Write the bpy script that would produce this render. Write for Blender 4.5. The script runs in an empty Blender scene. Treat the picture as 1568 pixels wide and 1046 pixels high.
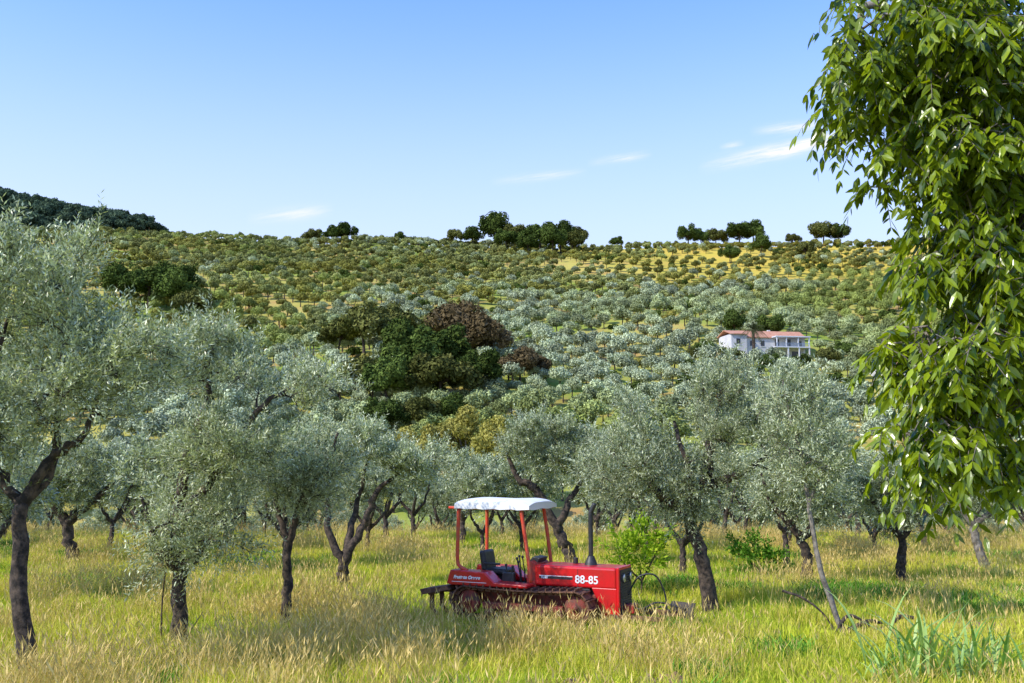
import bpy, math, random
import numpy as np
from mathutils import Vector, Matrix
S = bpy.context.scene
S.view_settings.view_transform='Standard'; S.view_settings.look='None'; S.view_settings.exposure=0
COL = S.collection
R = math.radians
def unit(a):
    a=np.asarray(a,float); return a/np.maximum(np.linalg.norm(a,axis=-1,keepdims=True),1e-9)
# ---------------------------------------------------------------- noise / terrain
_g={}
def vn(x,y,scale,seed=0):
    if seed not in _g: _g[seed]=np.random.RandomState(seed+77).rand(128,128)
    g=_g[seed]; x=np.asarray(x,float)/scale+1000.3; y=np.asarray(y,float)/scale+1000.7
    xi=np.floor(x).astype(int); yi=np.floor(y).astype(int); fx=x-xi; fy=y-yi
    fx=fx*fx*(3-2*fx); fy=fy*fy*(3-2*fy)
    a=g[xi%128,yi%128]; b=g[(xi+1)%128,yi%128]; c=g[xi%128,(yi+1)%128]; d=g[(xi+1)%128,(yi+1)%128]
    return (a*(1-fx)+b*fx)*(1-fy)+(c*(1-fx)+d*fx)*fy
def sst(a,b,x):
    t=np.clip((np.asarray(x,float)-a)/(b-a),0,1); return t*t*(3-2*t)
PY=[-400,-30,0,6,13,45,60,85,105,140,180,220,280,350,430,520,560,700,1200,4000]
PZ=[2,1.6,1.35,.6,0,-.3,-2.5,-8,-6,4,15,27,43,64,88,117,121,95,40,0]
def Hh(x,y):
    x=np.asarray(x,float); y=np.asarray(y,float)
    z=sum(np.interp(y+o*np.maximum(.04*y,1.0),PY,PZ) for o in (-1,-.5,0,.5,1))/5
    k=sst(100,240,y)
    z=z*(1+k*(.075*sst(-80,-240,x)+.015*sst(120,260,x)))
    z=z+k*((vn(x,y,60,1)-.5)*5+(vn(x,y,25,2)-.5)*2)*sst(620,500,y)
    z=z+(vn(x,y,7,3)-.5)*.16
    z=z+ (137*sst(-225,-345,x)+24*sst(-340,-500,x))*np.exp(-((y-900)/130)**2)*sst(620,760,y)
    return z
ys=np.unique(np.concatenate([np.arange(-60,8,4),np.arange(8,60,.8),np.arange(60,140,3),np.arange(140,600,6),np.arange(600,1300,20),np.arange(1300,4001,150)]))
sx=np.linspace(-1,1,221); xs=np.sign(sx)*(26*np.abs(sx)+ 2974*np.abs(sx)**4.2)
X,Y=np.meshgrid(xs,ys); Z=Hh(X,Y)
# ---------------------------------------------------------------- material helpers
def mat(name):
    m=bpy.data.materials.new(name); m.use_nodes=True; nt=m.node_tree; nt.nodes.clear()
    o=nt.nodes.new('ShaderNodeOutputMaterial'); return m,nt,o
def N(nt,t,**k):
    n=nt.nodes.new(t)
    for a,b in k.items(): setattr(n,a,b)
    return n
def mix(nt,f,a,b,mode='MIX'):
    n=nt.nodes.new('ShaderNodeMix'); n.data_type='RGBA'; n.blend_type=mode
    for s,v in ((0,f),(6,a),(7,b)):
        if isinstance(v,bpy.types.NodeSocket): nt.links.new(v,n.inputs[s])
        else: n.inputs[s].default_value = v if s==0 else (*v,1)
    return n.outputs[2]
def mth(nt,op,a,b=0,c=None,clamp=False):
    n=nt.nodes.new('ShaderNodeMath'); n.operation=op; n.use_clamp=clamp
    for i,v in enumerate((a,b,c)):
        if v is None: continue
        if isinstance(v,bpy.types.NodeSocket): nt.links.new(v,n.inputs[i])
        else: n.inputs[i].default_value=v
    return n.outputs[0]
def noise(nt,scale,detail=4,rough=.55,vec=None):
    n=nt.nodes.new('ShaderNodeTexNoise'); n.inputs['Scale'].default_value=scale; n.inputs['Detail'].default_value=detail; n.inputs['Roughness'].default_value=rough
    if vec is None:
        g=nt.nodes.new('ShaderNodeNewGeometry'); vec=g.outputs['Position']
    nt.links.new(vec,n.inputs['Vector']); return n.outputs['Fac']
def ramp(nt,f,a,b):
    return mth(nt,'DIVIDE',mth(nt,'SUBTRACT',f,a),b-a,clamp=True)
def leafmat(name,ca,cb,transl=.3,rough=.5,tint=None,tscale=.012,vary=.25,spec=0,tc=(1.25,1.35,.6)):
    m,nt,o=mat(name)
    at=N(nt,'ShaderNodeAttribute',attribute_name='rnd')
    c=mix(nt,at.outputs['Fac'],ca,cb)
    if tint is not None:
        f=ramp(nt,noise(nt,tscale,0),.4,.62); c=mix(nt,f,c,mix(nt,at.outputs['Fac'],tint,tuple(min(1,v*1.7) for v in tint)))
    if vary:
        oi=N(nt,'ShaderNodeObjectInfo')
        v=mth(nt,'ADD',mth(nt,'MULTIPLY',oi.outputs['Random'],vary*2),1-vary)
        hs=N(nt,'ShaderNodeHueSaturation'); nt.links.new(c,hs.inputs['Color']); nt.links.new(v,hs.inputs['Value'])
        c=hs.outputs[0]
    if spec>0:
        p=N(nt,'ShaderNodeBsdfPrincipled'); p.inputs['Roughness'].default_value=rough; p.inputs['Specular IOR Level'].default_value=spec; nt.links.new(c,p.inputs['Base Color'])
    else:
        p=N(nt,'ShaderNodeBsdfDiffuse'); nt.links.new(c,p.inputs['Color'])
    if transl<=.01:
        nt.links.new(p.outputs[0],o.inputs[0]); return m
    t=N(nt,'ShaderNodeBsdfTranslucent'); nt.links.new(mix(nt,1,c,tc,'MULTIPLY'),t.inputs['Color'])
    ms=N(nt,'ShaderNodeMixShader'); ms.inputs[0].default_value=transl
    nt.links.new(p.outputs[0],ms.inputs[1]); nt.links.new(t.outputs[0],ms.inputs[2]); nt.links.new(ms.outputs[0],o.inputs[0])
    return m
def simple(name,c,rough=.5,c2=None,ns=6,metal=0,bump=0,bs=30,coat=0,lo=.42,hi=.62):
    m,nt,o=mat(name); p=N(nt,'ShaderNodeBsdfPrincipled'); p.inputs['Roughness'].default_value=rough; p.inputs['Metallic'].default_value=metal
    p.inputs['Coat Weight'].default_value=coat
    tc=N(nt,'ShaderNodeTexCoord').outputs['Object']
    if c2: nt.links.new(mix(nt,ramp(nt,noise(nt,ns,6,.65,tc),lo,hi),c,c2),p.inputs['Base Color'])
    else: p.inputs['Base Color'].default_value=(*c,1)
    if bump:
        b=N(nt,'ShaderNodeBump'); b.inputs['Strength'].default_value=bump; b.inputs['Distance'].default_value=.02
        nt.links.new(noise(nt,bs,6,.7,tc),b.inputs['Height']); nt.links.new(b.outputs[0],p.inputs['Normal'])
    nt.links.new(p.outputs[0],o.inputs[0]); return m
bark=simple('bark',(.022,.016,.012),.95,(.12,.085,.06),9,bump=1,bs=22)
palebark=simple('pale_bark',(.12,.10,.08),.95,(.30,.26,.21),7,bump=.8,bs=22)
olive_leaf=leafmat('olive_leaf',(.04,.062,.012),(.72,.76,.48),.2,.38,vary=.12,spec=.45)
olive_far=leafmat('olive_leaf_far',(.07,.10,.035),(.64,.70,.43),0,tint=(.19,.22,.055),tscale=.011,vary=.38)
olive_high=leafmat('olive_leaf_upper',(.075,.095,.022),(.40,.42,.15),0,tint=(.18,.175,.04),tscale=.02,vary=.42)
oak_leaf=leafmat('oak_leaf',(.018,.035,.008),(.12,.165,.035),0,vary=.3)
oak_leaf2=leafmat('oak_leaf_olive',(.04,.052,.012),(.20,.20,.055),0,vary=.3)
brown_leaf=leafmat('autumn_leaf',(.06,.045,.02),(.20,.145,.07),0,vary=.25)
yel_leaf=leafmat('poplar_leaf',(.18,.18,.035),(.48,.42,.11),.15,vary=.2)
forest_leaf_hazed=leafmat('forest_leaf_hazed',(.03,.055,.035),(.11,.155,.085),0,vary=.35)  # bluish cast in the leaf colour stands in for aerial haze
near_leaf=leafmat('ash_leaf',(.018,.055,.003),(.38,.48,.018),.4,.26,vary=0,spec=.6,tc=(1.6,1.45,.3))
shrub_leaf=leafmat('citrus_leaf',(.12,.26,.015),(.42,.52,.04),.3,.4,vary=.1)
grass_g=leafmat('grass_green',(.20,.36,.012),(.56,.63,.06),.3,vary=.15,tint=(.42,.44,.04),tscale=.25)
grass_y=leafmat('grass_yellow',(.46,.47,.045),(.80,.70,.14),.3,vary=.15)
grass_t=leafmat('grass_dry',(.46,.33,.10),(.82,.62,.25),.2,vary=.15)
weed_m=leafmat('weed_leaf',(.06,.19,.012),(.20,.37,.05),.2,vary=.2)
reed_m=leafmat('reed_leaf',(.16,.34,.05),(.46,.60,.17),.3,.4,vary=.1,spec=.4)
# ground
gm,nt,o=mat('meadow_and_hill_ground')
p=N(nt,'ShaderNodeBsdfDiffuse')
n1=ramp(nt,noise(nt,.35,6),.35,.65); n2=ramp(nt,noise(nt,3,8,.7),.35,.7)
near=mix(nt,n1,(.17,.25,.02),(.34,.33,.06)); near=mix(nt,n2,near,(.20,.18,.05))
h1=ramp(nt,noise(nt,.022,5,.6),.42,.6); h2=ramp(nt,noise(nt,.07,5,.65),.48,.66)
far=mix(nt,h1,(.25,.32,.055),(.46,.40,.10)); far=mix(nt,mth(nt,'MULTIPLY',h2,.85),far,(.46,.27,.11))
g=N(nt,'ShaderNodeNewGeometry'); sp=N(nt,'ShaderNodeSeparateXYZ'); nt.links.new(g.outputs['Position'],sp.inputs[0])
fr=mth(nt,'MULTIPLY',ramp(nt,sp.outputs['Y'],330,420),ramp(nt,sp.outputs['X'],10,90))
far=mix(nt,mth(nt,'MULTIPLY',fr,.7),far,(.66,.46,.07))
c=mix(nt,ramp(nt,sp.outputs['Y'],60,100),near,far)
nt.links.new(c,p.inputs['Color'])
b=N(nt,'ShaderNodeBump'); b.inputs['Strength'].default_value=.7; b.inputs['Distance'].default_value=.1
nt.links.new(noise(nt,6,8,.7),b.inputs['Height']); nt.links.new(b.outputs[0],p.inputs['Normal']); nt.links.new(p.outputs[0],o.inputs[0])
# ---------------------------------------------------------------- mesh helpers
def mk(name,V,F,mats,mi=None,rnd=None,smooth=None,link=True,coll=None,loc=(0,0,0)):
    me=bpy.data.meshes.new(name); V=np.asarray(V,float); F=np.asarray(F)
    me.from_pydata(V.tolist(),[],F.tolist())
    for m in mats: me.materials.append(m)
    if mi is not None: me.polygons.foreach_set('material_index',np.asarray(mi,dtype=np.int32))
    if rnd is not None:
        a=me.attributes.new('rnd','FLOAT','POINT'); a.data.foreach_set('value',np.asarray(rnd,dtype=np.float32))
    if smooth is not None:
        me.polygons.foreach_set('use_smooth',np.asarray(smooth,dtype=bool))
    me.update(); ob=bpy.data.objects.new(name,me); ob.location=loc
    (coll or COL).objects.link(ob) if link else None
    return ob
ny,nx=X.shape
idx=np.arange(ny*nx).reshape(ny,nx)
F=np.stack([idx[:-1,:-1],idx[:-1,1:],idx[1:,1:],idx[1:,:-1]],-1).reshape(-1,4)
ground=mk('ground_terrain',np.stack([X,Y,Z],-1).reshape(-1,3),F,[gm],smooth=np.ones(len(F)))
class Acc:
    def __init__(s): s.V=[];s.F=[];s.M=[];s.R=[];s.S=[];s.n=0
    def add(s,V,F,m=0,r=None,sm=False):
        V=np.asarray(V,float).reshape(-1,3); F=np.asarray(F).reshape(-1,4)
        s.V.append(V); s.F.append(F+s.n); s.M.append(np.full(len(F),m)); s.S.append(np.full(len(F),sm))
        s.R.append(np.zeros(len(V)) if r is None else np.asarray(r,float).ravel()); s.n+=len(V)
    def tube(s,P,Rd,n=6,m=0,knob=0,rng=None):
        P=np.asarray(P,float); k=len(P); T=np.gradient(P,axis=0); T=unit(T)
        ref=np.array([1,0,0]) if abs(T[0][0])<.8 else np.array([0,1,0]); u=unit(np.cross(T[0],ref)); rings=[]
        a=np.linspace(0,2*np.pi,n,endpoint=False)
        for i in range(k):
            u=unit(u-T[i]*np.dot(u,T[i])); w=np.cross(T[i],u); rr=Rd[i]*np.ones(n)
            if knob: rr=rr*(1+knob*(rng.rand(n)-.5)+knob*.6*np.sin(a*3+i*.7))
            rings.append(P[i]+(np.cos(a)*rr)[:,None]*u+(np.sin(a)*rr)[:,None]*w)
        V=np.concatenate(rings); F=[]
        for i in range(k-1):
            for j in range(n): F.append((i*n+j,i*n+(j+1)%n,(i+1)*n+(j+1)%n,(i+1)*n+j))
        s.add(V,F,m,sm=True)
    def obj(s,name,mats,**k):
        return mk(name,np.concatenate(s.V),np.concatenate(s.F),mats,np.concatenate(s.M),np.concatenate(s.R),np.concatenate(s.S),**k)
def catmull(P,seg=6):
    P=np.asarray(P,float); Q=np.vstack([2*P[0]-P[1],P,2*P[-1]-P[-2]]); out=[]
    for i in range(1,len(Q)-2):
        for t in np.linspace(0,1,seg,endpoint=False):
            a,b,c,d=Q[i-1:i+3]; out.append(.5*((2*b)+(-a+c)*t+(2*a-5*b+4*c-d)*t*t+(-a+3*b-3*c+d)*t**3))
    out.append(P[-1]); return np.array(out)
def shoots(acc,rng,O,D,L,nl,ll,lw,droop=.1,m=1,spread=.75):
    n=len(O); t=np.linspace(.08,1,nl); D=unit(D)
    pos=O[:,None]+D[:,None]*(L[:,None]*t[None])[...,None]; pos[...,2]-=droop*t[None]**2*L[:,None]
    A=unit(np.cross(D,rng.normal(size=(n,3)))); B=np.cross(D,A)
    ang=rng.rand(n,1)*6.28+np.arange(nl)[None]*2.2
    rad=np.cos(ang)[...,None]*A[:,None]+np.sin(ang)[...,None]*B[:,None]
    ld=unit(D[:,None]*.8+rad*spread+rng.normal(size=(n,nl,3))*.18)
    # upper leaf sides face outward and up, as on a real shoot
    W=unit(np.cross(ld,np.array([0,0,1.2])+rad*.6+rng.normal(size=(n,nl,3))*.55)); sz=ll*(.65+.6*rng.rand(n,nl,1)); w=lw*(.7+.6*rng.rand(n,nl,1))
    V=np.stack([pos,pos+ld*sz*.45+W*w*.5,pos+ld*sz,pos+ld*sz*.45-W*w*.5],2).reshape(-1,3)
    F=np.arange(len(V)).reshape(-1,4); r=np.clip(.55*rng.rand(n,1)+.7*rng.rand(n,nl)**1.4-.05,0,1); acc.add(V,F,m,np.repeat(r.ravel(),4))
def samp(rng,ells,n,bias=.5):
    w=np.array([np.prod(e[1]) for e in ells])**.8; k=rng.choice(len(ells),n,p=w/w.sum())
    c=np.array([e[0] for e in ells])[k]; r=np.array([e[1] for e in ells])[k]
    return c+unit(rng.normal(size=(n,3)))*r*(bias+(1-bias)*rng.rand(n,1))
def olive(name,seed,loc,trunk,limbs,ells,r0,nat=45,ntw=500,k=5,nl=14,ll=.085,lw=.022,barkm=bark,leafm=olive_leaf,sink=.1,twsig=.2,L=(.25,.58),upb=.8,**kw):
    rng=np.random.RandomState(seed); A=Acc(); nodes=[];rad=[]
    tp=np.vstack([np.array(trunk[0])-[0,0,sink],trunk]); P=catmull(tp,7); P[:,:2]+=rng.normal(size=(len(P),2))*r0*.11
    t=np.linspace(0,1,len(P)); Rr=r0*(1-.45*t)*(1+.7*np.exp(-t*9)); A.tube(P,Rr,11,0,.2,rng)
    for q,rr in zip(P[len(P)//2:],Rr[len(P)//2:]): nodes.append(q);rad.append(rr)
    for lb in limbs:
        lb=np.asarray(lb,float); st=P[np.argmin(np.linalg.norm(P-lb[0],axis=1))]; lb=np.vstack([st,lb[1:]])
        Q=catmull(lb,6); Q[1:]+=rng.normal(size=(len(Q)-1,3))*r0*.14; tt=np.linspace(0,1,len(Q)); rq=r0*.6*(1-.78*tt)+.004; A.tube(Q,rq,8,0,.15,rng)
        for q,rr in zip(Q,rq): nodes.append(q);rad.append(rr)
    at=samp(rng,ells,nat,.35); c0=np.mean([e[0] for e in ells],axis=0)
    at=at[np.argsort(np.linalg.norm(at-P[-1],axis=1))]
    for p in at:
        Nn=np.array(nodes); d=np.linalg.norm(Nn-p,axis=1)+.8*np.maximum(0,Nn[:,2]-p[2]); i=np.argmin(d); s=Nn[i]; ln=np.linalg.norm(p-s)
        cc=s+(p-s)*.5+np.array([0,0,.12*ln])+rng.normal(size=3)*.1*ln; tt=np.linspace(0,1,6)[:,None]
        Q=(1-tt)**2*s+2*tt*(1-tt)*cc+tt**2*p; ra=min(rad[i]*.6,.035); rq=np.linspace(ra,.007,6); A.tube(Q,rq,5)
        for q,rr in zip(Q[1:],rq[1:]): nodes.append(q);rad.append(rr)
    Nn=np.array(nodes); tw=at[rng.choice(len(at),ntw)]+rng.normal(size=(ntw,3))*twsig
    O=[];D=[]
    for p in tw:
        d=np.linalg.norm(Nn-p,axis=1); i=np.argmin(d); s=Nn[i]
        if d[i]>.8: p=s+(p-s)/d[i]*.8
        A.tube([s,(s+p)/2+rng.normal(size=3)*.02,p],[.007,.005,.003],3)
        for j in range(k):
            q=s+(p-s)*rng.uniform(.25,1); out=unit(q-c0); O.append(q); D.append(out*.55+np.array([0,0,upb])+rng.normal(size=3)*.5+unit(p-s)*.4)
    O=np.array(O); D=np.array(D); Ls=rng.uniform(L[0],L[1],len(O))
    shoots(A,rng,O,D,Ls,nl,ll,lw)
    z=0 if loc is None else float(Hh(loc[0],loc[1]))
    return A.obj(name,[barkm,leafm],loc=(0,0,0) if loc is None else (loc[0],loc[1],z),**kw)
def blob(name,seed,H,cr,nl,nq,qs,leafm,barkm=bark,tr=.2,cz=None,lr=(.3,.5),elong=1.0,loc=None,spread=(.35,.8),**kw):
    rng=np.random.RandomState(seed); A=Acc(); cz=cz or H-cr[2]
    top=np.array([rng.normal()*.1*cr[0],0,cz])
    A.tube(catmull([(0,0,-.4),(rng.normal()*.1,0,cz*.4),top],4),np.linspace(tr,tr*.5,9),7,0,.2,rng)
    cr=np.array(cr); u=unit(rng.normal(size=(nl,3))); u[:,2]=np.abs(u[:,2])*1.1-.35
    C=np.array([0,0,cz])+u*cr*rng.uniform(spread[0],spread[1],(nl,1)); rr=rng.uniform(lr[0],lr[1],nl)*cr.min()
    for c in C[:max(4,nl//3)]: A.tube([top*[1,1,.75],(top*.9+c)/2,c],[tr*.5,tr*.3,tr*.1],4)
    k=rng.choice(nl,nq,p=rr**2/np.sum(rr**2)); d=unit(rng.normal(size=(nq,3))); 
    pos=C[k]+d*(rr[k]*(.6+.5*rng.rand(nq)))[:,None]
    nn=unit(d+rng.normal(size=(nq,3))*.55); T=unit(np.cross(nn,rng.normal(size=(nq,3)))); B=np.cross(nn,T)
    s=(qs*rng.uniform(.5,1.15,nq))[:,None]
    V=np.stack([pos-T*s*elong,pos+B*s*.5,pos+T*s*elong,pos-B*s*.5],1).reshape(-1,3)
    r=np.clip(rng.rand(nl)[k]*.4+rng.rand(nq)*.6,0,1); A.add(V,np.arange(len(V)).reshape(-1,4),1,np.repeat(r,4))
    z=None if loc is None else float(Hh(loc[0],loc[1]))
    return A.obj(name,[barkm,leafm],loc=(0,0,0) if loc is None else (loc[0],loc[1],z),**kw)
def scatter(name,pts,ind,scl,rot,coll):
    me=bpy.data.meshes.new(name); me.from_pydata(np.asarray(pts).tolist(),[],[])
    a=me.attributes.new('idx','INT','POINT'); a.data.foreach_set('value',np.asarray(ind,dtype=np.int32))
    scl=np.asarray(scl,dtype=np.float32)
    if scl.ndim==1: scl=np.repeat(scl[:,None],3,1)
    a=me.attributes.new('scl','FLOAT_VECTOR','POINT'); a.data.foreach_set('vector',scl.ravel())
    a=me.attributes.new('rot','FLOAT_VECTOR','POINT'); a.data.foreach_set('vector',np.asarray(rot,dtype=np.float32).ravel())
    ob=bpy.data.objects.new(name,me); COL.objects.link(ob)
    g=bpy.data.node_groups.new(name+'_scatter','GeometryNodeTree')
    g.interface.new_socket('Geometry',in_out='INPUT',socket_type='NodeSocketGeometry'); g.interface.new_socket('Geometry',in_out='OUTPUT',socket_type='NodeSocketGeometry')
    i=g.nodes.new('NodeGroupInput'); o=g.nodes.new('NodeGroupOutput'); ip=g.nodes.new('GeometryNodeInstanceOnPoints')
    ci=g.nodes.new('GeometryNodeCollectionInfo'); ci.inputs['Collection'].default_value=coll; ci.inputs['Separate Children'].default_value=True; ci.inputs['Reset Children'].default_value=True
    def na(n,t):
        q=g.nodes.new('GeometryNodeInputNamedAttribute'); q.data_type=t; q.inputs['Name'].default_value=n; return q.outputs['Attribute']
    L=g.links.new
    L(i.outputs[0],ip.inputs['Points']); L(ci.outputs[0],ip.inputs['Instance']); ip.inputs['Pick Instance'].default_value=True
    L(na('idx','INT'),ip.inputs['Instance Index']); L(na('scl','FLOAT_VECTOR'),ip.inputs['Scale'])
    e=g.nodes.new('FunctionNodeEulerToRotation'); L(na('rot','FLOAT_VECTOR'),e.inputs[0]); L(e.outputs[0],ip.inputs['Rotation'])
    L(ip.outputs[0],o.inputs[0]); m=ob.modifiers.new('scatter','NODES'); m.node_group=g; return ob
def newcoll(n): return bpy.data.collections.new(n)
# ---------------------------------------------------------------- foreground olives
olive('olive_tree',11,(-6.4,13.65),[(0,0,0),(-.2,0,1.25),(-.25,0,2.33),(-.2,.05,2.5)],
 [[(-.2,0,2.45),(.13,0,3.05),(.58,0,3.4),(.8,0,4.3)],[(-.2,0,2.45),(-.45,0,2.7),(-.8,0,3.5),(-.6,0,5.0)],[(-.2,0,2.45),(0,.3,2.9),(0,.4,3.9),(.2,.2,5.5)]],
 [((-.3,0,5.3),(.9,1,.8)),((.8,0,4.2),(.85,.9,.7)),((-.8,0,3.9),(.9,.9,.9)),((.3,-.2,3.6),(1.1,.8,.45))],.14,54,600,5,L=(.3,.7),nl=16)
olive('olive_tree',12,(-5.5,16.9),[(0,0,0),(0,0,1.05),(-.1,0,1.95),(0,0,3.05)],
 [[(0,0,1.2),(.4,0,1.7),(.9,0,2.3)],[(-.05,0,1.9),(.6,0,3.0),(1.3,0,4.0),(2.2,0,4.5)],[(0,0,3),(.3,0,4),(.4,0,5.2)],[(0,0,1.2),(-.4,-.2,1.8),(-.6,-.3,2.5)]],
 [((.25,0,1.9),(.9,.9,.8)),((.6,0,3.1),(.95,1,.65)),((.45,0,4.8),(.75,.9,.75)),((1.9,0,4.2),(.9,.8,.35))],.15,56,650,5)
olive('olive_tree',13,(-4.15,18.7),[(0,0,0),(.02,0,.8),(.03,0,1.6),(.3,0,2.5)],[[(.03,0,1.6),(-.2,0,2.2),(-.2,0,2.9)],[(.3,0,2.5),(.7,0,3.0),(.9,0,3.6)]],
 [((.15,0,2.5),(.65,.7,.7)),((.7,0,3.2),(.6,.6,.45))],.11,28,250,5)
olive('olive_tree',14,(-4.1,24.7),[(0,0,0),(0,0,.35),(0,0,.7)],[[(0,0,.65),(-.4,0,1.6),(-.3,0,3.1)],[(0,0,.65),(.5,0,1.6),(.8,0,2.4),(1.8,0,3.2)],[(0,0,.65),(.2,.3,1.8),(.5,.4,3.2)]],
 [((-.35,0,3.1),(.75,.9,.75)),((.6,0,3.3),(.7,.9,.6)),((1.6,0,3.1),(.75,.9,.45))],.2,40,370,5,ll=.095,lw=.027)
olive('olive_tree',15,(1.8,30),[(0,0,0),(-.2,0,.7),(-.5,0,1.3),(-1.1,0,2.4)],[[(-1.1,0,2.4),(-1.7,0,2.8),(-2.1,0,3.8)],[(-.5,0,1.3),(.1,0,2.3),(.4,0,3.6)]],
 [((-1.1,0,3.7),(1.2,1.2,.8)),((.2,0,3.4),(1.1,1.2,.85))],.22,44,420,5,ll=.10,lw=.031)
olive('olive_tree',16,(3.9,19.9),[(0,0,0),(-.15,0,1.0),(-.37,0,1.85),(-.05,0,2.7)],[[(-.37,0,1.85),(-1.0,0,2.4),(-1.9,0,3.1)],[(-.1,0,2.5),(.65,0,2.75),(1.5,0,3.3)],[(-.05,0,2.7),(.1,.2,3.5),(.3,.1,4.4)],[(-.3,0,1.9),(-.5,-.4,2.8),(-.7,-.3,3.8)]],
 [((-1.45,0,3.05),(1.05,1,.95)),((-.3,0,2.4),(1.0,1,.65)),((.3,0,3.95),(.95,1,.85)),((1.4,0,3.4),(.9,1,.9))],.18,74,860,5)
olive('olive_tree',17,(5.7,17.6),[(0,0,0),(-.35,0,1.1),(-.52,0,2.25),(-.6,0,3.0)],[[(-.52,0,2.25),(-.2,0,2.9),(-.1,0,3.4)],[(-.6,0,3.0),(-.8,0,3.8),(-.9,0,4.4)]],
 [((-.7,0,3.6),(.65,.6,.8)),((-.35,0,2.95),(.6,.5,.5))],.055,30,270,5,barkm=palebark)
olive('olive_tree',18,(7.1,24.7),[(0,0,0),(.1,0,.6),(-.1,0,1.3)],[[(-.1,0,1.2),(-.7,0,2.0),(-1,0,2.8)],[(-.1,0,1.2),(.6,0,1.9),(.9,0,2.7)]],
 [((0,0,2.3),(1.2,1.2,.9)),((.3,0,3.0),(.8,.8,.5))],.18,42,400,5,ll=.095,lw=.028)
olive('olive_tree',19,(13.4,28.6),[(0,0,0),(-.25,0,.7),(-.35,0,1.4)],[[(-.3,0,1.3),(-.9,0,2.3),(-1,0,3)],[(-.3,0,1.3),(.5,0,2.0),(1.1,0,2.8)]],
 [((.1,0,2.8),(1.5,1.3,.9))],.17,45,430,5,ll=.10,lw=.031,barkm=palebark)
olive('olive_tree',20,(9.7,25.4),[(0,0,0),(.05,0,.6),(.1,0,1.2)],[[(.1,0,1.2),(-.5,0,1.9),(-.8,0,2.6)],[(.1,0,1.2),(.7,0,2.0),(1,0,2.6)]],
 [((0,0,2.2),(1.2,1.2,.85))],.16,38,360,5,ll=.095,lw=.029)
olive('olive_tree',21,(-13.2,31),[(0,0,0),(-.3,0,.5),(-.5,0,1.4)],[[(-.5,0,1.2),(.4,0,2.0),(1.1,0,2.8)],[(-.5,0,1.2),(-1.2,0,2.2),(-1.6,0,2.9)]],
 [((0,0,2.8),(1.8,1.5,.95))],.26,50,460,5,ll=.10,lw=.031)
# orchard behind (instanced)
oc=newcoll('orchard_olive_kinds')
for i in range(4):
    rg=np.random.RandomState(50+i); a=rg.uniform(-.4,.4)
    olive('orchard_olive_kind_%d'%i,60+i,None,[(0,0,0),(a*.5,0,.6),(a,.1,1.3)],[[(a,.1,1.2),(a-.6,.3,2.0),(a-1.1,.2,3.0)],[(a,.1,1.2),(a+.6,-.2,2.0),(a+1,0,3.0)],[(a,.1,1.2),(a,-.5,2.2),(a+.1,-.8,3.2)]],
     [((a*.5-.5,0,3.1),(1.2,1.4,1.0)),((a*.5+.6,.1,3.3),(1.2,1.3,1.05)),((a,0,3.9),(.9,.9,.6))],rg.uniform(.15,.23),46,330,4,nl=10,ll=.15,lw=.05,coll=oc)
rng=np.random.RandomState(5)
P=[]
fg=np.array([(-6.4,13.65),(-5.5,16.9),(-4.15,18.7),(-4.1,24.7),(1.8,30),(3.9,19.9),(5.7,17.6),(7.1,24.7),(13.4,28.6),(9.7,25.4),(-13.2,31)])
for y in np.arange(30.5,102,4.6):
    for x in np.arange(-.56*y-6,.56*y+6,4.9):
        px=x+rng.normal()*.7+(y*.37)%3; py=y+rng.normal()*.7
        if np.min(np.hypot(fg[:,0]-px,fg[:,1]-py))<3.0: continue
        P.append((px,py))
P+=[(-9.6,27.5),(-11.5,22.0),(11.8,33),(4.6,27.5),(-1.0,33.5)]
P=np.array(P); n=len(P); z=Hh(P[:,0],P[:,1])
scatter('olive_orchard',np.c_[P,z-.05],rng.randint(0,4,n),rng.uniform(.64,.9,n),np.c_[rng.normal(size=(n,2))*.04,rng.rand(n)*6.28],oc)
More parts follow.
